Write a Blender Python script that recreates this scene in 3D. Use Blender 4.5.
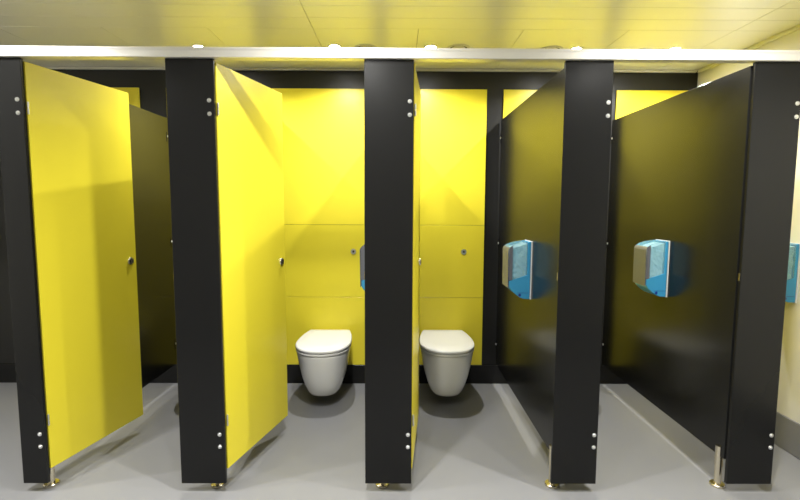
import bpy, bmesh, math
from mathutils import Vector, Matrix
R = math.radians
scene = bpy.context.scene
for o in list(bpy.data.objects):
    bpy.data.objects.remove(o)
COL = scene.collection

# ------------------------------------------------------------------ camera
def make_camera():
    yaw, pit, rol = R(-0.304), R(5.266), R(0.236)
    F = Vector((-math.sin(yaw) * math.cos(pit), math.cos(yaw) * math.cos(pit), -math.sin(pit)))
    Rt = Vector((math.cos(yaw), math.sin(yaw), 0))
    U = Rt.cross(F)
    c, s = math.cos(rol), math.sin(rol)
    R2 = c * Rt + s * U
    U2 = c * U - s * Rt
    cam = bpy.data.cameras.new('camera')
    cam.sensor_width = 36
    cam.lens = 480.2 / 800 * 36
    cam.clip_start = 0.02
    ob = bpy.data.objects.new('camera', cam)
    COL.objects.link(ob)
    m = Matrix((R2, U2, -F)).transposed().to_4x4()
    m.translation = Vector((0.0387, -2.0931, 1.3116))
    ob.matrix_world = m
    scene.camera = ob
make_camera()

# ------------------------------------------------------------------ world, exposure
w = bpy.data.worlds.new('world'); scene.world = w; w.use_nodes = True
w.node_tree.nodes['Background'].inputs[0].default_value = (1, 1, 1, 1)
w.node_tree.nodes['Background'].inputs[1].default_value = 0.05
scene.view_settings.view_transform = 'Standard'
scene.view_settings.look = 'None'
scene.view_settings.gamma = 1
scene.view_settings.use_curve_mapping = False
scene.view_settings.exposure = 0.12

LAMP_WC = 14.0        # watts, downlight above a cubicle
LAMP_CORR = 24.0      # watts, downlight in the aisle
LAMP_FILL = 11.0       # watts, unseen fill lamp added further out in the aisle
LAMP_COL = (1.0, 0.985, 0.95)
WC_LIGHTS = [(-1.168, .925), (-.345, .905), (.235, .905), (1.12, .925), (1.717, .915)]
CORR_LIGHTS = [(-2.85, -.46), (-1.75, -.46), (-.17, -.46), (1.32, -.46),  # leftmost one is an unseen extra, added to brighten the ceiling there
               (-1.75, -1.2), (-.17, -1.2), (1.32, -1.2)]  # unseen outer row, added as fill for pilaster fronts and toilet bowls

# ------------------------------------------------------------------ main dimensions
D = 1.377          # back wall
ZT = 1.926         # underside of head rail
ZR = 1.970
ZB = 0.043         # underside of the pilasters
H = 2.266          # ceiling
XR = 2.150         # right wall
XL = -3.25
YF = -3.3          # wall behind the viewer
PIL = [(-1.664, -1.5530), (-.9445, -.7412), (-.1053, .1053), (.7479, .9527), (1.5556, 1.7621)]
PAR = [-1.583, -.800, -.028, .772, 1.5565]
TH = 0.013

# ------------------------------------------------------------------ materials
def mat(name, col, rough=.5, metal=0, spec=.5, noise=0, nscale=60, bump=0, bscale=200, rvar=0, **kw):
    m = bpy.data.materials.new(name); m.use_nodes = True
    nt = m.node_tree; b = nt.nodes['Principled BSDF']
    b.inputs['Base Color'].default_value = (*col, 1)
    b.inputs['Roughness'].default_value = rough
    b.inputs['Metallic'].default_value = metal
    b.inputs['Specular IOR Level'].default_value = spec
    for k, v in kw.items():
        b.inputs[k.replace('_', ' ')].default_value = v
    tc = nt.nodes.new('ShaderNodeTexCoord')
    def nz(scale, detail=4):
        n = nt.nodes.new('ShaderNodeTexNoise'); n.inputs['Scale'].default_value = scale
        n.inputs['Detail'].default_value = detail
        nt.links.new(tc.outputs['Object'], n.inputs['Vector'])
        return n
    if noise:
        n = nz(nscale)
        r = nt.nodes.new('ShaderNodeMapRange')
        r.inputs['To Min'].default_value = 1 - noise; r.inputs['To Max'].default_value = 1 + noise
        nt.links.new(n.outputs['Fac'], r.inputs['Value'])
        mx = nt.nodes.new('ShaderNodeVectorMath'); mx.operation = 'SCALE'
        mx.inputs[0].default_value = col
        nt.links.new(r.outputs['Result'], mx.inputs['Scale'])
        nt.links.new(mx.outputs[0], b.inputs['Base Color'])
    if rvar:
        n = nz(6)
        r = nt.nodes.new('ShaderNodeMapRange')
        r.inputs['To Min'].default_value = rough - rvar; r.inputs['To Max'].default_value = rough + rvar
        nt.links.new(n.outputs['Fac'], r.inputs['Value'])
        nt.links.new(r.outputs['Result'], b.inputs['Roughness'])
    if bump:
        n = nz(bscale, 2)
        bp = nt.nodes.new('ShaderNodeBump'); bp.inputs['Strength'].default_value = bump
        bp.inputs['Distance'].default_value = .001
        nt.links.new(n.outputs['Fac'], bp.inputs['Height'])
        nt.links.new(bp.outputs['Normal'], b.inputs['Normal'])
    return m

def brushed(name, col, rough, metal=1):
    m = mat(name, col, rough, metal)
    nt = m.node_tree; b = nt.nodes['Principled BSDF']
    tc = nt.nodes.new('ShaderNodeTexCoord')
    mp = nt.nodes.new('ShaderNodeMapping'); mp.inputs['Scale'].default_value = (2, 300, 300)
    n = nt.nodes.new('ShaderNodeTexNoise'); n.inputs['Scale'].default_value = 3
    nt.links.new(tc.outputs['Object'], mp.inputs['Vector']); nt.links.new(mp.outputs[0], n.inputs['Vector'])
    r = nt.nodes.new('ShaderNodeMapRange'); r.inputs['To Min'].default_value = rough - .07; r.inputs['To Max'].default_value = rough + .07
    nt.links.new(n.outputs['Fac'], r.inputs['Value']); nt.links.new(r.outputs['Result'], b.inputs['Roughness'])
    return m

def emit(name, col, strength):
    m = bpy.data.materials.new(name); m.use_nodes = True
    nt = m.node_tree; b = nt.nodes['Principled BSDF']
    b.inputs['Base Color'].default_value = (.9, .9, .9, 1)
    b.inputs['Emission Color'].default_value = (*col, 1)
    b.inputs['Emission Strength'].default_value = strength
    return m

def clear_plastic(name, col, alpha, rough):
    m = mat(name, col, rough, 0, .5)
    m.node_tree.nodes['Principled BSDF'].inputs['Alpha'].default_value = alpha
    return m

M = dict(
    yellow=mat('yellow_laminate', (.87, .74, .042), .34, spec=.4, bump=.05, bscale=350),
    black=mat('black_laminate', (.0095, .0095, .0092), .25, spec=.27, noise=.04, nscale=4),
    blackwall=mat('black_wall_laminate', (.011, .011, .011), .42, spec=.4, noise=.08, nscale=40),
    edge=mat('panel_edge', (.03, .027, .022), .4),
    steel=brushed('brushed_steel', (.86, .84, .78), .34, .55),
    satin=mat('satin_steel', (.72, .66, .52), .25, 1),
    bolt=mat('bolt_steel', (.85, .85, .83), .28, 1),
    dark=mat('dark_recess', (.01, .01, .01), .6),
    floor=mat('grey_vinyl', (.197, .199, .209), .42, spec=.35, noise=.10, nscale=420, bump=.03, bscale=600),
    wall=mat('cream_wall', (.78, .76, .66), .5, noise=.015, nscale=5),
    wallf=mat('grey_wall', (.28, .28, .27), .5, noise=.02, nscale=4),
    ceil=mat('ceiling_metal', (.90, .89, .80), .30, spec=.6, noise=.012, nscale=3),
    ceilgap=mat('ceiling_void', (.05, .045, .03), .8),
    china=mat('white_ceramic', (.87, .87, .84), .12, spec=.6, noise=.01, nscale=4),
    seat=mat('white_seat_plastic', (.86, .86, .84), .25, noise=.01, nscale=4),
    blue=mat('blue_plastic', (.05, .30, .56), .25, noise=.02, nscale=12),
    bluecover=clear_plastic('blue_clear_cover', (.22, .52, .68), .32, .06),
    smoke=clear_plastic('smoke_grey_cover', (.15, .155, .18), .88, .15),
    paper=mat('tissue_paper', (.66, .86, .88), .8, noise=.06, nscale=20),
    rim=mat('pale_plastic', (.72, .74, .78), .35, noise=.01),
    navy=mat('navy_print', (.004, .03, .25), .4),
    lens=emit('lamp_lens', LAMP_COL, 60),
    lensw=emit('cubicle_lamp_lens', LAMP_COL, 380),
    white=mat('white_enamel', (.78, .76, .66), .35),
    skirt=mat('grey_vinyl_skirting', (.21, .21, .217), .45, noise=.08, nscale=400),
)

# ------------------------------------------------------------------ mesh helpers
def box(bm, x0, x1, y0, y1, z0, z1, bev=0, seg=1):
    r = bmesh.ops.create_cube(bm, size=1)
    vs = r['verts']
    for v in vs:
        v.co = Vector(((x0 + x1) / 2 + v.co.x * (x1 - x0), (y0 + y1) / 2 + v.co.y * (y1 - y0), (z0 + z1) / 2 + v.co.z * (z1 - z0)))
    if bev:
        es = list({e for v in vs for e in v.link_edges})
        bmesh.ops.bevel(bm, geom=es, offset=bev, segments=seg, affect='EDGES', profile=.5)

def cyl(bm, c, axis, r, l, n=24, r2=None):
    """cylinder starting at c and running l along axis"""
    a = Vector(axis).normalized()
    rot = a.to_track_quat('Z', 'Y').to_matrix().to_4x4()
    mtx = Matrix.Translation(Vector(c) + a * l / 2) @ rot
    bmesh.ops.create_cone(bm, cap_ends=True, segments=n, radius1=r, radius2=r if r2 is None else r2, depth=l, matrix=mtx)

def lathe(bm, prof, c=(0, 0, 0), n=36):
    """closed (r, z) profile spun about the vertical axis through c"""
    rings = []
    for r, z in prof:
        if r < 1e-6:
            rings.append([bm.verts.new((c[0], c[1], c[2] + z))])
        else:
            rings.append([bm.verts.new((c[0] + r * math.cos(2 * math.pi * i / n), c[1] + r * math.sin(2 * math.pi * i / n), c[2] + z)) for i in range(n)])
    for a, b in zip(rings, rings[1:]):
        for i in range(n):
            j = (i + 1) % n
            q = [a[0] if len(a) == 1 else a[i]]
            if len(a) > 1: q.append(a[j])
            if len(b) > 1: q += [b[j], b[i]]
            else: q.append(b[0])
            if len(q) > 2: bm.faces.new(q)
    bmesh.ops.recalc_face_normals(bm, faces=bm.faces)

def prism(bm, pts, axis, a0, a1, bev=0):
    """polygon of 2D points extruded along an axis: 'x' (pts are y,z), 'y' (x,z), 'z' (x,y)"""
    def P(p, t):
        return {'x': (t, p[0], p[1]), 'y': (p[0], t, p[1]), 'z': (p[0], p[1], t)}[axis]
    A = [bm.verts.new(P(p, a0)) for p in pts]; B = [bm.verts.new(P(p, a1)) for p in pts]
    n = len(pts)
    fs = [bm.faces.new(A), bm.faces.new(B[::-1])]
    for i in range(n):
        fs.append(bm.faces.new((A[i], B[i], B[(i + 1) % n], A[(i + 1) % n])))
    bmesh.ops.recalc_face_normals(bm, faces=fs)
    if bev:
        es = [e for e in fs[0].edges] + [e for e in fs[1].edges]
        bmesh.ops.bevel(bm, geom=es, offset=bev, segments=2, affect='EDGES', profile=.5)

def obj(name, bm, m, parent=None, smooth=False, edge_angle=35):
    me = bpy.data.meshes.new(name)
    bmesh.ops.recalc_face_normals(bm, faces=bm.faces)
    bm.to_mesh(me); bm.free()
    ms = m if isinstance(m, list) else [m]
    for k in ms: me.materials.append(k)
    if smooth:
        for p in me.polygons: p.use_smooth = True
        me.set_sharp_from_angle(angle=R(edge_angle))
    o = bpy.data.objects.new(name, me); COL.objects.link(o)
    if parent: o.parent = parent
    return o

def empty(name, loc, rz=0):
    o = bpy.data.objects.new(name, None); COL.objects.link(o)
    o.empty_display_size = .05
    o.location = loc; o.rotation_euler = (0, 0, rz)
    return o

def tag(o, label, cat, group=None):
    o['label'] = label; o['category'] = cat
    if group: o['group'] = group
    return o

def struct(name, bm, m, **k):
    o = obj(name, bm, m, **k); o['kind'] = 'structure'
    return o

def copy_thing(src, loc, rz=None):
    c = src.copy(); COL.objects.link(c); c.location = loc
    if rz is not None: c.rotation_euler = (0, 0, rz)
    for ch in src.children:
        d = ch.copy(); COL.objects.link(d); d.parent = c
        for g in ch.children:
            e = g.copy(); COL.objects.link(e); e.parent = d
    return c

# ------------------------------------------------------------------ the room
bm = bmesh.new(); box(bm, XL - .1, XR + .1, YF - .1, D + .1, -.06, 0); struct('floor', bm, M['floor'])
bm = bmesh.new(); box(bm, XL - .1, XR + .1, D, D + .1, 0, H + .1); struct('wall_back', bm, M['blackwall'])
bm = bmesh.new(); box(bm, XR, XR + .1, YF, D, 0, H + .1)
struct('wall_right', bm, M['wall'])
bm = bmesh.new(); box(bm, XL - .1, XL, YF, D, 0, H + .1); struct('wall_left', bm, M['wall'])
bm = bmesh.new(); box(bm, XL - .1, XR + .1, YF - .1, YF, 0, H + .1); struct('wall_front', bm, M['wallf'])
bm = bmesh.new(); box(bm, XL, XR - .012, D - .020, D, 0, .141, .002); struct('baseboard_back', bm, M['black'])
bm = bmesh.new(); box(bm, XR - .010, XR, YF, D - .021, 0, .185, .004); struct('baseboard_right', bm, M['skirt'])
# vertical joint strips of the right wall cladding
for k, y in enumerate((.81, -.4, -1.6)):
    bm = bmesh.new(); box(bm, XR - .003, XR, y - .012, y + .012, .19, H - .03, .001); struct('trim_%d' % (k + 1), bm, M['wall'])
bm = bmesh.new(); box(bm, XR - .018, XR, YF, D - .021, H - .022, H - .002, .002); struct('trim_4', bm, M['white'])
bm = bmesh.new(); box(bm, XL, XR - .02, D - .022, D, H - .016, H - .002, .002); struct('trim_5', bm, M['white'])

# ceiling: long planks over the aisle, square tiles over the cubicles, open joints above
YS = .607
bm = bmesh.new()
box(bm, XL - .1, XR + .1, YF - .1, D + .1, H + .012, H + .1)
nb = len(bm.faces)
g = .0013
def tile(x0, x1, y0, y1):
    box(bm, x0 + g, x1 - g, y0 + g, y1 - g, H, H + .015, .0010)
xs = [-.424 + .5725 * k for k in range(-5, 5)]
xs = [XL] + [x for x in xs if XL < x < XR] + [XR]
for a, b in zip(xs, xs[1:]): tile(a, b, YS, D)
y = YS; k = 0
joints = [XL, -2.71, -.424, 1.868, XR]
while y > YF:
    y2 = max(y - .149, YF)
    for a, b in zip(joints, joints[1:]): tile(a, b, y2, y)
    y = y2
me_faces = list(bm.faces)
for i, f in enumerate(me_faces):
    f.material_index = 1 if i < nb else 0
struct('ceiling', bm, [M['ceil'], M['ceilgap']])

# ------------------------------------------------------------------ back wall panels
STRIPS = [(-3.25, -2.62), (-1.776, -1.585), (-.960, -.845), (-.142, -.027), (.664, .782), (1.470, 1.578), (2.150, 2.2)]
bay = ['in the far left bay', 'behind the first yellow door', 'behind the left of the two visible toilets',
             'behind the right of the two visible toilets', 'behind the tilted-looking second black partition from right', 'in the bay beside the cream right wall']
bay = ['in the far left bay', 'behind the leftmost yellow door', 'in the bay of the left visible toilet',
       'in the bay of the right visible toilet', 'in the bay left of the rightmost partition', 'in the bay against the cream wall']
lv = [('tall upper', 1.1745, 2.127), ('middle', .6475, 1.1725), ('lowest', .141, .6455)]
for i in range(6):
    x0, x1 = STRIPS[i][1], STRIPS[i + 1][0]
    for j, (ln, z0, z1) in enumerate(lv):
        e = empty('duct_panel', ((x0 + x1) / 2, D, z0))
        hw = (x1 - x0) / 2
        bm = bmesh.new(); box(bm, -hw, hw, -.014, -.001, .0, z1 - z0, .0008)
        obj('panel', bm, M['yellow'], e)
        if j == 1:
            lx = {2: -.280, 3: .518}.get(i, x1 - .14) - (x0 + x1) / 2
            bm = bmesh.new(); cyl(bm, (lx, -.014, .981 - z0), (0, -1, 0), .0205, .004, 28, .019); lk = obj('lock', bm, M['bolt'], e, True)
            bm = bmesh.new(); cyl(bm, (lx, -.0178, .981 - z0), (0, -1, 0), .0075, .0008, 16); obj('keyhole', bm, M['dark'], lk)
        tag(e, {'tall upper': 'tall upper yellow wall panel ', 'middle': 'middle yellow wall panel with a round lock ', 'lowest': 'lowest yellow wall panel above black skirting '}[ln] + bay[i], 'wall panel', 'yellow wall panels')
# fixing bolts on the black strips, in line with the partitions
def bolt_bm(c, ax, r=.009):
    bm = bmesh.new()
    cyl(bm, c, ax, r, .0022, 20, r * .9)
    a = Vector(ax)
    cyl(bm, Vector(c) + a * .0022, ax, r * .55, .0018, 16, r * .4)
    return bm

# ------------------------------------------------------------------ partitions
plab = ['black side partition behind the leftmost pilaster and leftmost yellow door',
        'black side partition behind the second pilaster from left',
        'black side partition behind the centre pilaster, carrying a half-hidden dispenser',
        'black side partition right of the right visible toilet, carrying a blue dispenser',
        'wide black side partition furthest right, carrying a blue dispenser on its face']
for i, x in enumerate(PAR):
    e = empty('partition_panel', (x, .02, .152))
    bm = bmesh.new(); box(bm, -TH / 2, TH / 2, 0, D - .023 - .02, 0, 1.915 - .152, .0008)
    obj('panel', bm, M['black'], e)
    # wall brackets with bolts at the rear edge
    for s in (-1, 1):
        for z in (1.79, 1.048, .306):
            bm = bmesh.new(); box(bm, s * TH / 2, s * (TH / 2 + .0025), D - .07, D - .045, z - .19, z - .125, .0005)
            br = obj('bracket', bm, M['black'], e)
            obj('bolt', bolt_bm((s * (TH / 2 + .0025), D - .057, z - .152), (s, 0, 0), .008), M['bolt'], br, True)
    tag(e, plab[i], 'partition', 'black cubicle partitions')

# ------------------------------------------------------------------ pilasters
llab = ['black pilaster at the far left of the row', 'black pilaster between the two wide-open yellow doors',
        'black pilaster in the centre between the two toilets', 'black pilaster second from the right, left of the bare black opening',
        'black pilaster at the far right beside the cream wall']
bolts_r = [.0185, .0195, .0125, .0125, .0145]
for i, (a, b) in enumerate(PIL):
    c = (a + b) / 2; hw = (b - a) / 2
    e = empty('pilaster', (c, 0, ZB))
    bm = bmesh.new(); box(bm, -hw, hw, 0, .018, 0, ZT - ZB, .0012)
    obj('panel', bm, M['black'], e)
    for z in (1.754, 1.698, .276, .218):
        dx = .0185 if i < 2 else .012
        lean = {0: -.020, 1: -.010, 2: -.012, 3: .001, 4: .010}[i] if z < 1 else 0
        obj('bolt', bolt_bm((hw - dx - .004, 0, z - ZB), (0, -1, 0), .0095), M['bolt'], e, True)
    bm = bmesh.new(); box(bm, -hw - .002, -hw, .004, .014, .985 - ZB, 1.02 - ZB, .0005)
    obj('strike_plate', bm, M['satin'], e)
    tag(e, llab[i], 'pilaster', 'black cubicle pilasters')

# ------------------------------------------------------------------ head rail
e = empty('head_rail', (-2.0, 0, ZT))
bm = bmesh.new(); box(bm, -.9, XR + 2.0 - .001, -.016, .030, 0.0005, ZR - ZT, .003, 2)
obj('rail', bm, M['steel'], e)
bm = bmesh.new(); box(bm, -.9, XR + 2.0 - .001, -.0175, -.0162, ZR - ZT - .012, ZR - ZT - .009, .0003)
obj('ridge', bm, M['steel'], e)
tag(e, 'long brushed steel head rail running across the tops of the pilasters', 'rail')

# ------------------------------------------------------------------ feet
def foot_parts():
    e = empty('pedestal_foot', (0, 0, 0))
    bm = bmesh.new(); lathe(bm, [(0, 0), (.033, 0), (.033, .009), (.030, .012), (.017, .013), (0, .013)]); obj('floor_flange', bm, M['satin'], e, True)
    bm = bmesh.new(); cyl(bm, (0, 0, .013), (0, 0, 1), .0155, .1385, 28)
    obj('tube', bm, M['satin'], e, True)
    bm = bmesh.new()
    for s in (-1, 1):
        pts = []
        rr = .0175; t = .0072
        a0 = math.acos(t / rr)
        for k in range(13):
            a = -a0 + 2 * a0 * k / 12
            pts.append((s * rr * math.cos(a), rr * math.sin(a)))
        prism(bm, pts, 'z', .100, .196)
    obj('clamp', bm, M['satin'], e, True)
    return e
flab = ['steel pedestal foot under the edge of the leftmost yellow door', 'steel pedestal foot below the second pilaster from left',
        'steel pedestal foot below the centre pilaster', 'steel pedestal foot below the second pilaster from right',
        'tall exposed steel pedestal foot clamping the rightmost partition']
FX = [-1.5665, PAR[1], PAR[2], PAR[3], PAR[4]]
f0 = foot_parts()
for i, x in enumerate(PAR):
    f = f0 if i == 0 else copy_thing(f0, (0, 0, 0))
    f.location = (x, .062, 0)
    tag(f, flab[i], 'foot', 'steel feet under the partitions')

# ------------------------------------------------------------------ doors
DL = .585
DZ0, DZ1 = .104, 1.916
def door_parts():
    e = empty('cubicle_door', (0, 0, DZ0))
    bm = bmesh.new(); box(bm, 0, DL, 0, .013, 0, DZ1 - DZ0, .0008); obj('leaf', bm, M['yellow'], e)
    zl = 1.002 - DZ0
    bm = bmesh.new(); cyl(bm, (DL - .042, 0, zl), (0, -1, 0), .0205, .006, 28, .019); lk = obj('lock', bm, M['bolt'], e, True)
    bm = bmesh.new(); cyl(bm, (DL - .042, -.006, zl), (0, -1, 0), .0135, .0015, 24); obj('indicator', bm, M['dark'], lk)
    bm = bmesh.new(); box(bm, DL - .045, DL - .039, -.0105, -.0074, zl - .011, zl + .011, .001); obj('slot_bar', bm, M['satin'], lk)
    bm = bmesh.new(); cyl(bm, (DL - .042, .013, zl), (0, 1, 0), .017, .008, 24); k2 = obj('thumb_turn', bm, M['bolt'], e, True)
    bm = bmesh.new(); box(bm, DL - .046, DL - .038, .021, .033, zl - .016, zl + .016, .002); obj('turn_lever', bm, M['bolt'], k2)
    for z in (1.722, .336):
        bm = bmesh.new()
        cyl(bm, (-.0005, -.0045, z - DZ0 - .026), (0, 0, 1), .004, .024, 12)
        cyl(bm, (-.0005, -.0045, z - DZ0 + .002), (0, 0, 1), .004, .024, 12)
        box(bm, .0, .005, -.0015, 0, z - DZ0 - .026, z - DZ0 + .026)
        obj('hinge', bm, M['bolt'], e, True)
    return e
dlab = ['wide-open yellow cubicle door furthest left, hinged on the leftmost pilaster',
        'open yellow cubicle door left of the left visible toilet',
        'yellow cubicle door swung fully open, seen almost edge-on beside the centre pilaster',
        'yellow cubicle door swung open and hidden behind the second pilaster from right',
        'yellow cubicle door swung open and hidden behind the rightmost pilaster']
ANG = [78.0, 75.6, 84.6, 90, 90]
d0 = door_parts()
for i, a in enumerate(ANG):
    d = d0 if i == 0 else copy_thing(d0, (0, 0, 0))
    d.location = (PIL[i][1] + (.0045 if i < 3 else -.006), .0195 if i < 3 else .030, DZ0)
    d.rotation_euler = (0, 0, R(a))
    tag(d, dlab[i], 'door', 'yellow cubicle doors')

# ------------------------------------------------------------------ toilets
def dshape(w, front, back, n=28, p=2.35, cr=.03):
    """plan outline: flat back edge at y=back, rounded nose at y=-front (towards the viewer)"""
    pts = []
    hw = w / 2
    ymid = -front + hw * 1.35
    for k in range(n + 1):                       # nose, left to right
        t = math.pi * k / n
        cx, sx = math.cos(t), math.sin(t)
        x = -hw * math.copysign(abs(cx) ** (2 / p), cx)
        yy = ymid - (ymid + front) * abs(sx) ** (2 / p)
        pts.append((x, yy))
    # straight sides drawing in a little to the hinge, small rounded corners
    bw = hw * .80
    for k in range(1, 6):
        t = k / 6
        pts.append((hw + (bw - hw) * t ** 1.8, ymid + (back - ymid) * t))
    pts += [(bw, back - .004), (bw - .006, back)]
    pts += [(-bw + .006, back), (-bw, back - .004)]
    for k in range(5, 0, -1):
        t = k / 6
        pts.append((-hw - (-hw + bw) * t ** 1.8 if False else -(hw + (bw - hw) * t ** 1.8), ymid + (back - ymid) * t))
    return pts

def loft(bm, secs):
    """secs: list of (points2d, z); joined in order, capped"""
    rows = [[bm.verts.new((x, y, z)) for x, y in pts] for pts, z in secs]
    n = len(rows[0])
    for a, b in zip(rows, rows[1:]):
        for i in range(n):
            j = (i + 1) % n
            bm.faces.new((a[i], a[j], b[j], b[i]))
    bm.faces.new(rows[0][::-1]); bm.faces.new(rows[-1])
    bmesh.ops.recalc_face_normals(bm, faces=bm.faces)

TP = .515           # projection of the lid from the wall
def toilet_parts():
    e = empty('toilet', (0, 0, 0))
    # local y=0 at the wall panel, -y towards the viewer
    bm = bmesh.new()
    prof = [(.076, .130, .400), (.078, .165, .428), (.087, .192, .450), (.108, .220, .470), (.150, .253, .491),
            (.210, .289, .512), (.272, .316, .529), (.330, .334, .543), (.364, .345, .550), (.372, .345, .550), (.376, .339, .547)]
    secs = []
    for z, wd, fr in prof:
        pts = dshape(wd, fr, 0)
        # body keeps full width to the wall
        q = []
        ym = -fr + wd / 2 * 1.35
        for x, y in pts:
            q.append((x, y))
        secs.append((q, z))
    loft(bm, secs); obj('bowl', bm, M['china'], e, True, 50)
    bm = bmesh.new()
    loft(bm, [(dshape(.350, .553, -.045), .3795), (dshape(.357, .557, -.043), .382), (dshape(.357, .557, -.043), .390), (dshape(.350, .553, -.045), .393)])
    obj('seat', bm, M['seat'], e, True, 50)
    bm = bmesh.new()
    loft(bm, [(dshape(.351, .554, -.043), .397), (dshape(.361, .559, -.040), .400), (dshape(.362, .5595, -.040), .409), (dshape(.356, .556, -.043), .416), (dshape(.345, .549, -.047), .419), (dshape(.20, .44, -.10), .4205)])
    obj('lid', bm, M['seat'], e, True, 60)
    for s in (-1, 1):
        bm = bmesh.new(); cyl(bm, (s * .075, -.026, .378), (0, 0, 1), .011, .022, 18); obj('hinge', bm, M['bolt'], e, True)
    return e
tlab = ['white wall-hung toilet behind the leftmost yellow door', 'white wall-hung toilet left of the centre pilaster, lid closed',
        'white wall-hung toilet right of the centre pilaster, lid closed', 'white wall-hung toilet hidden behind the second pilaster from right']
t0 = toilet_parts()
for i, x in enumerate((-1.195, -.447, .368, 1.16)):
    t = t0 if i == 0 else copy_thing(t0, (0, 0, 0))
    t.location = (x, D - .021, 0)
    tag(t, tlab[i], 'toilet', 'wall-hung toilets')

# ------------------------------------------------------------------ tissue dispensers
# local: mounted on a face whose normal is -x; x=0 is that face, y runs along it, z up
def disp_parts():
    e = empty('tissue_dispenser', (0, 0, 0))
    L = .138
    outer = [(0, 0), (0, .312), (-.030, .310), (-.070, .303), (-.105, .292), (-.124, .280), (-.130, .266), (-.126, .066), (-.110, .048), (-.085, .026), (-.060, .008), (-.040, .001)]
    bm = bmesh.new(); box(bm, -.0055, 0, -.0025, L + .0025, -.002, .3145, .001, 2); obj('back_plate', bm, M['rim'], e)
    # lower blue half
    zc = lambda x: .118 + (-x) * -.28 + .0
    low = [(-.007, .311), (-.024, .310), (-.024, .131), (-.121, .097), (-.121, .066), (-.110, .048), (-.085, .026), (-.060, .008), (-.040, .001), (-.008, 0)]
    bm = bmesh.new(); prism(bm, low, 'y', 0, L, .002); b = obj('body', bm, M['blue'], e)
    bm = bmesh.new(); cyl(bm, (-.062, 0, .022), (0, -1, 0), .0075, .0012, 20); obj('badge', bm, M['navy'], b)
    bm = bmesh.new(); box(bm, -.075, -.012, -.0010, 0, .0325, .0345); obj('seam', bm, M['navy'], b)
    # clear cover: two blue-tinted ends, top, and a smoke-grey front
    t = .002
    side = [(-.0245, .132), (-.0245, .3105), (-.030, .310), (-.070, .303), (-.1040, .2923), (-.1040, .1045)]
    wrap = [(-.1045, .1045), (-.1045, .292), (-.118, .283), (-.1235, .270), (-.1235, .099)]
    bm = bmesh.new()
    prism(bm, side, 'y', 0, t); prism(bm, side, 'y', L - t, L)
    top = [(-.0245, .3105), (-.030, .310), (-.070, .303), (-.105, .292), (-.121, .281)]
    for k in range(len(top) - 1):
        (xa, za), (xb, zb) = top[k], top[k + 1]
        prism(bm, [(xa, za), (xb, zb), (xb, zb - t), (xa, za - t)], 'y', t, L - t)
    obj('cover', bm, M['bluecover'], e)
    bm = bmesh.new()
    fr = [(-.121, .281), (-.126, .275), (-.130, .264), (-.1275, .062)]
    for k in range(len(fr) - 1):
        (xa, za), (xb, zb) = fr[k], fr[k + 1]
        prism(bm, [(xa, za), (xb, zb), (xb + .003, zb), (xa + .003, za)], 'y', 0, L)
    prism(bm, wrap, 'y', 0, t); prism(bm, wrap, 'y', L - t, L)
    obj('front_cover', bm, M['smoke'], e)
    # sleeve of folded sheets inside, uneven like a crumpled wrapper
    bm = bmesh.new()
    import random
    rnd = random.Random(4)
    nz_, nx_ = 12, 7
    for side_y, sg in ((.008, -1), (L - .008, 1)):
        rows = []
        for iz in range(nz_ + 1):
            row = []
            for ix in range(nx_ + 1):
                u = ix / nx_; v = iz / nz_
                x = -.026 - u * .076
                zl = .128 - .26 * (-x - .008)
                z = zl + (.296 - .10 * u - zl) * v if False else zl + ((.300 - .025 * u) - zl) * v
                j = rnd.uniform(-.004, .006)
                row.append(bm.verts.new((x, side_y - sg * (.003 + j), z)))
            rows.append(row)
        for a, b2 in zip(rows, rows[1:]):
            for k in range(nx_):
                bm.faces.new((a[k], a[k + 1], b2[k + 1], b2[k]))
        if sg == -1: R1 = rows
        else: R2 = rows
    def rim_(r): return [r[0][k] for k in range(nx_ + 1)] + [r[k][-1] for k in range(1, nz_ + 1)] + [r[-1][k] for k in range(nx_ - 1, -1, -1)] + [r[k][0] for k in range(nz_ - 1, 0, -1)]
    A, B = rim_(R1), rim_(R2)
    for k in range(len(A)):
        bm.faces.new((A[k], A[(k + 1) % len(A)], B[(k + 1) % len(A)], B[k]))
    obj('paper_stack', bm, M['paper'], e)
    return e
ds = [((PAR[3] - TH / 2, .480, .809), 0, 'blue tissue dispenser on the partition right of the right visible toilet'),
      ((PAR[4] - TH / 2, .555, .809), 0, 'blue tissue dispenser with smoky front on the rightmost black partition'),
      ((PAR[2] - TH / 2, .480, .809), 0, 'blue tissue dispenser peeking out left of the centre pilaster'),
      ((XR, .400, .809), 0, 'blue tissue dispenser on the cream wall at the right edge')]
p0 = disp_parts()
for i, (loc, rz, lab) in enumerate(ds):
    p = p0 if i == 0 else copy_thing(p0, (0, 0, 0))
    p.location = loc
    tag(p, lab, 'dispenser', 'tissue dispensers')

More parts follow.
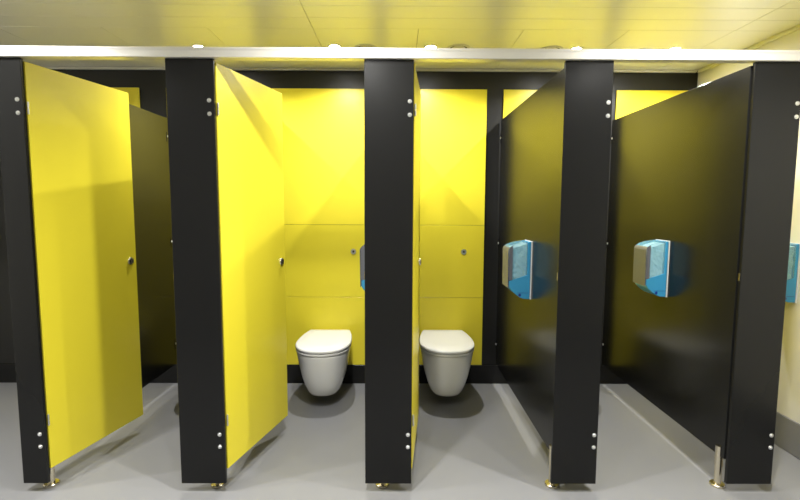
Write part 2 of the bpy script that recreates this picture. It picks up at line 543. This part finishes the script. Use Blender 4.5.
# ------------------------------------------------------------------ ceiling lights and fittings
def downlight(x, y, watts, r, label, group, rt):
    e = empty('downlight', (x, y, H))
    bm = bmesh.new(); lathe(bm, [(r, 0), (r, -.003), (r + .010, -.004), (r + .013, 0), (r, 0)]); obj('bezel', bm, M['white'], e, True)
    bm = bmesh.new(); lathe(bm, [(0, -.0032), (r * .6, -.003), (r, -.0012), (r, 0), (0, 0)]); obj('lens', bm, M['lensw' if y > 0 else 'lens'], e, True)
    l = bpy.data.lights.new('lamp', 'AREA'); l.shape = 'DISK'; l.energy = watts; l.color = LAMP_COL
    l.size = r * (.7 if y > 0 else 1.9); l.spread = R(148 if y > 0 else 150)
    lo = bpy.data.objects.new('lamp', l); COL.objects.link(lo); lo.parent = e; lo.location = (0, 0, -.006)
    tag(e, label, 'light', group)
wl = ['small lit downlight in the ceiling above the second pilaster from left', 'small lit downlight in the ceiling left of the centre pilaster',
      'small lit downlight in the ceiling right of the centre pilaster', 'bright lit downlight in the ceiling above the second pilaster from right',
      'bright lit downlight in the ceiling furthest right']
for (x, y), lb in zip(WC_LIGHTS, wl): downlight(x, y, LAMP_WC, .030, lb, 'cubicle downlights', 0)
cl = ['added fill lamp furthest left near the cream end wall', 'left aisle downlight in front of the cubicles, above the frame', 'middle aisle downlight in front of the cubicles, above the frame', 'right aisle downlight in front of the cubicles, above the frame',
      'added left fill lamp further out from the cubicles', 'added middle fill lamp further out from the cubicles', 'added right fill lamp further out from the cubicles']
for (x, y), lb in zip(CORR_LIGHTS, cl): downlight(x, y, LAMP_CORR if y > -1 else LAMP_FILL, .036, lb, 'aisle downlights', 0)
def valve_parts():
    e = empty('air_valve', (0, 0, H))
    bm = bmesh.new(); lathe(bm, [(.052, 0), (.054, -.005), (.066, -.006), (.072, 0), (.052, 0)]); obj('ring', bm, M['white'], e, True)
    bm = bmesh.new(); lathe(bm, [(0, -.001), (.052, -.001), (.052, 0), (0, 0)]); obj('dark_gap', bm, M['dark'], e)
    bm = bmesh.new(); lathe(bm, [(0, -.008), (.036, -.007), (.042, -.003), (.040, -.001), (0, -.001)]); obj('disc', bm, M['white'], e, True)
    return e
v0 = valve_parts()
vl = ['round recessed ceiling ring furthest left above the rail', 'round recessed ceiling ring above the second pilaster from left',
      'round recessed ceiling ring above the centre pilaster', 'round recessed ceiling ring above the right visible toilet',
      'round recessed ceiling ring left of the bright downlight at the second pilaster from right', 'round recessed ceiling ring furthest right above the rail']
for i, (x, y) in enumerate([(-1.923, 1.035), (-1.335, .985), (-.158, .925), (.404, .915), (.972, .935), (1.544, .970)]):
    v = v0 if i == 0 else copy_thing(v0, (0, 0, 0))
    v.location = (x, y, H)
    tag(v, vl[i], 'ceiling fitting', 'round ceiling rings')
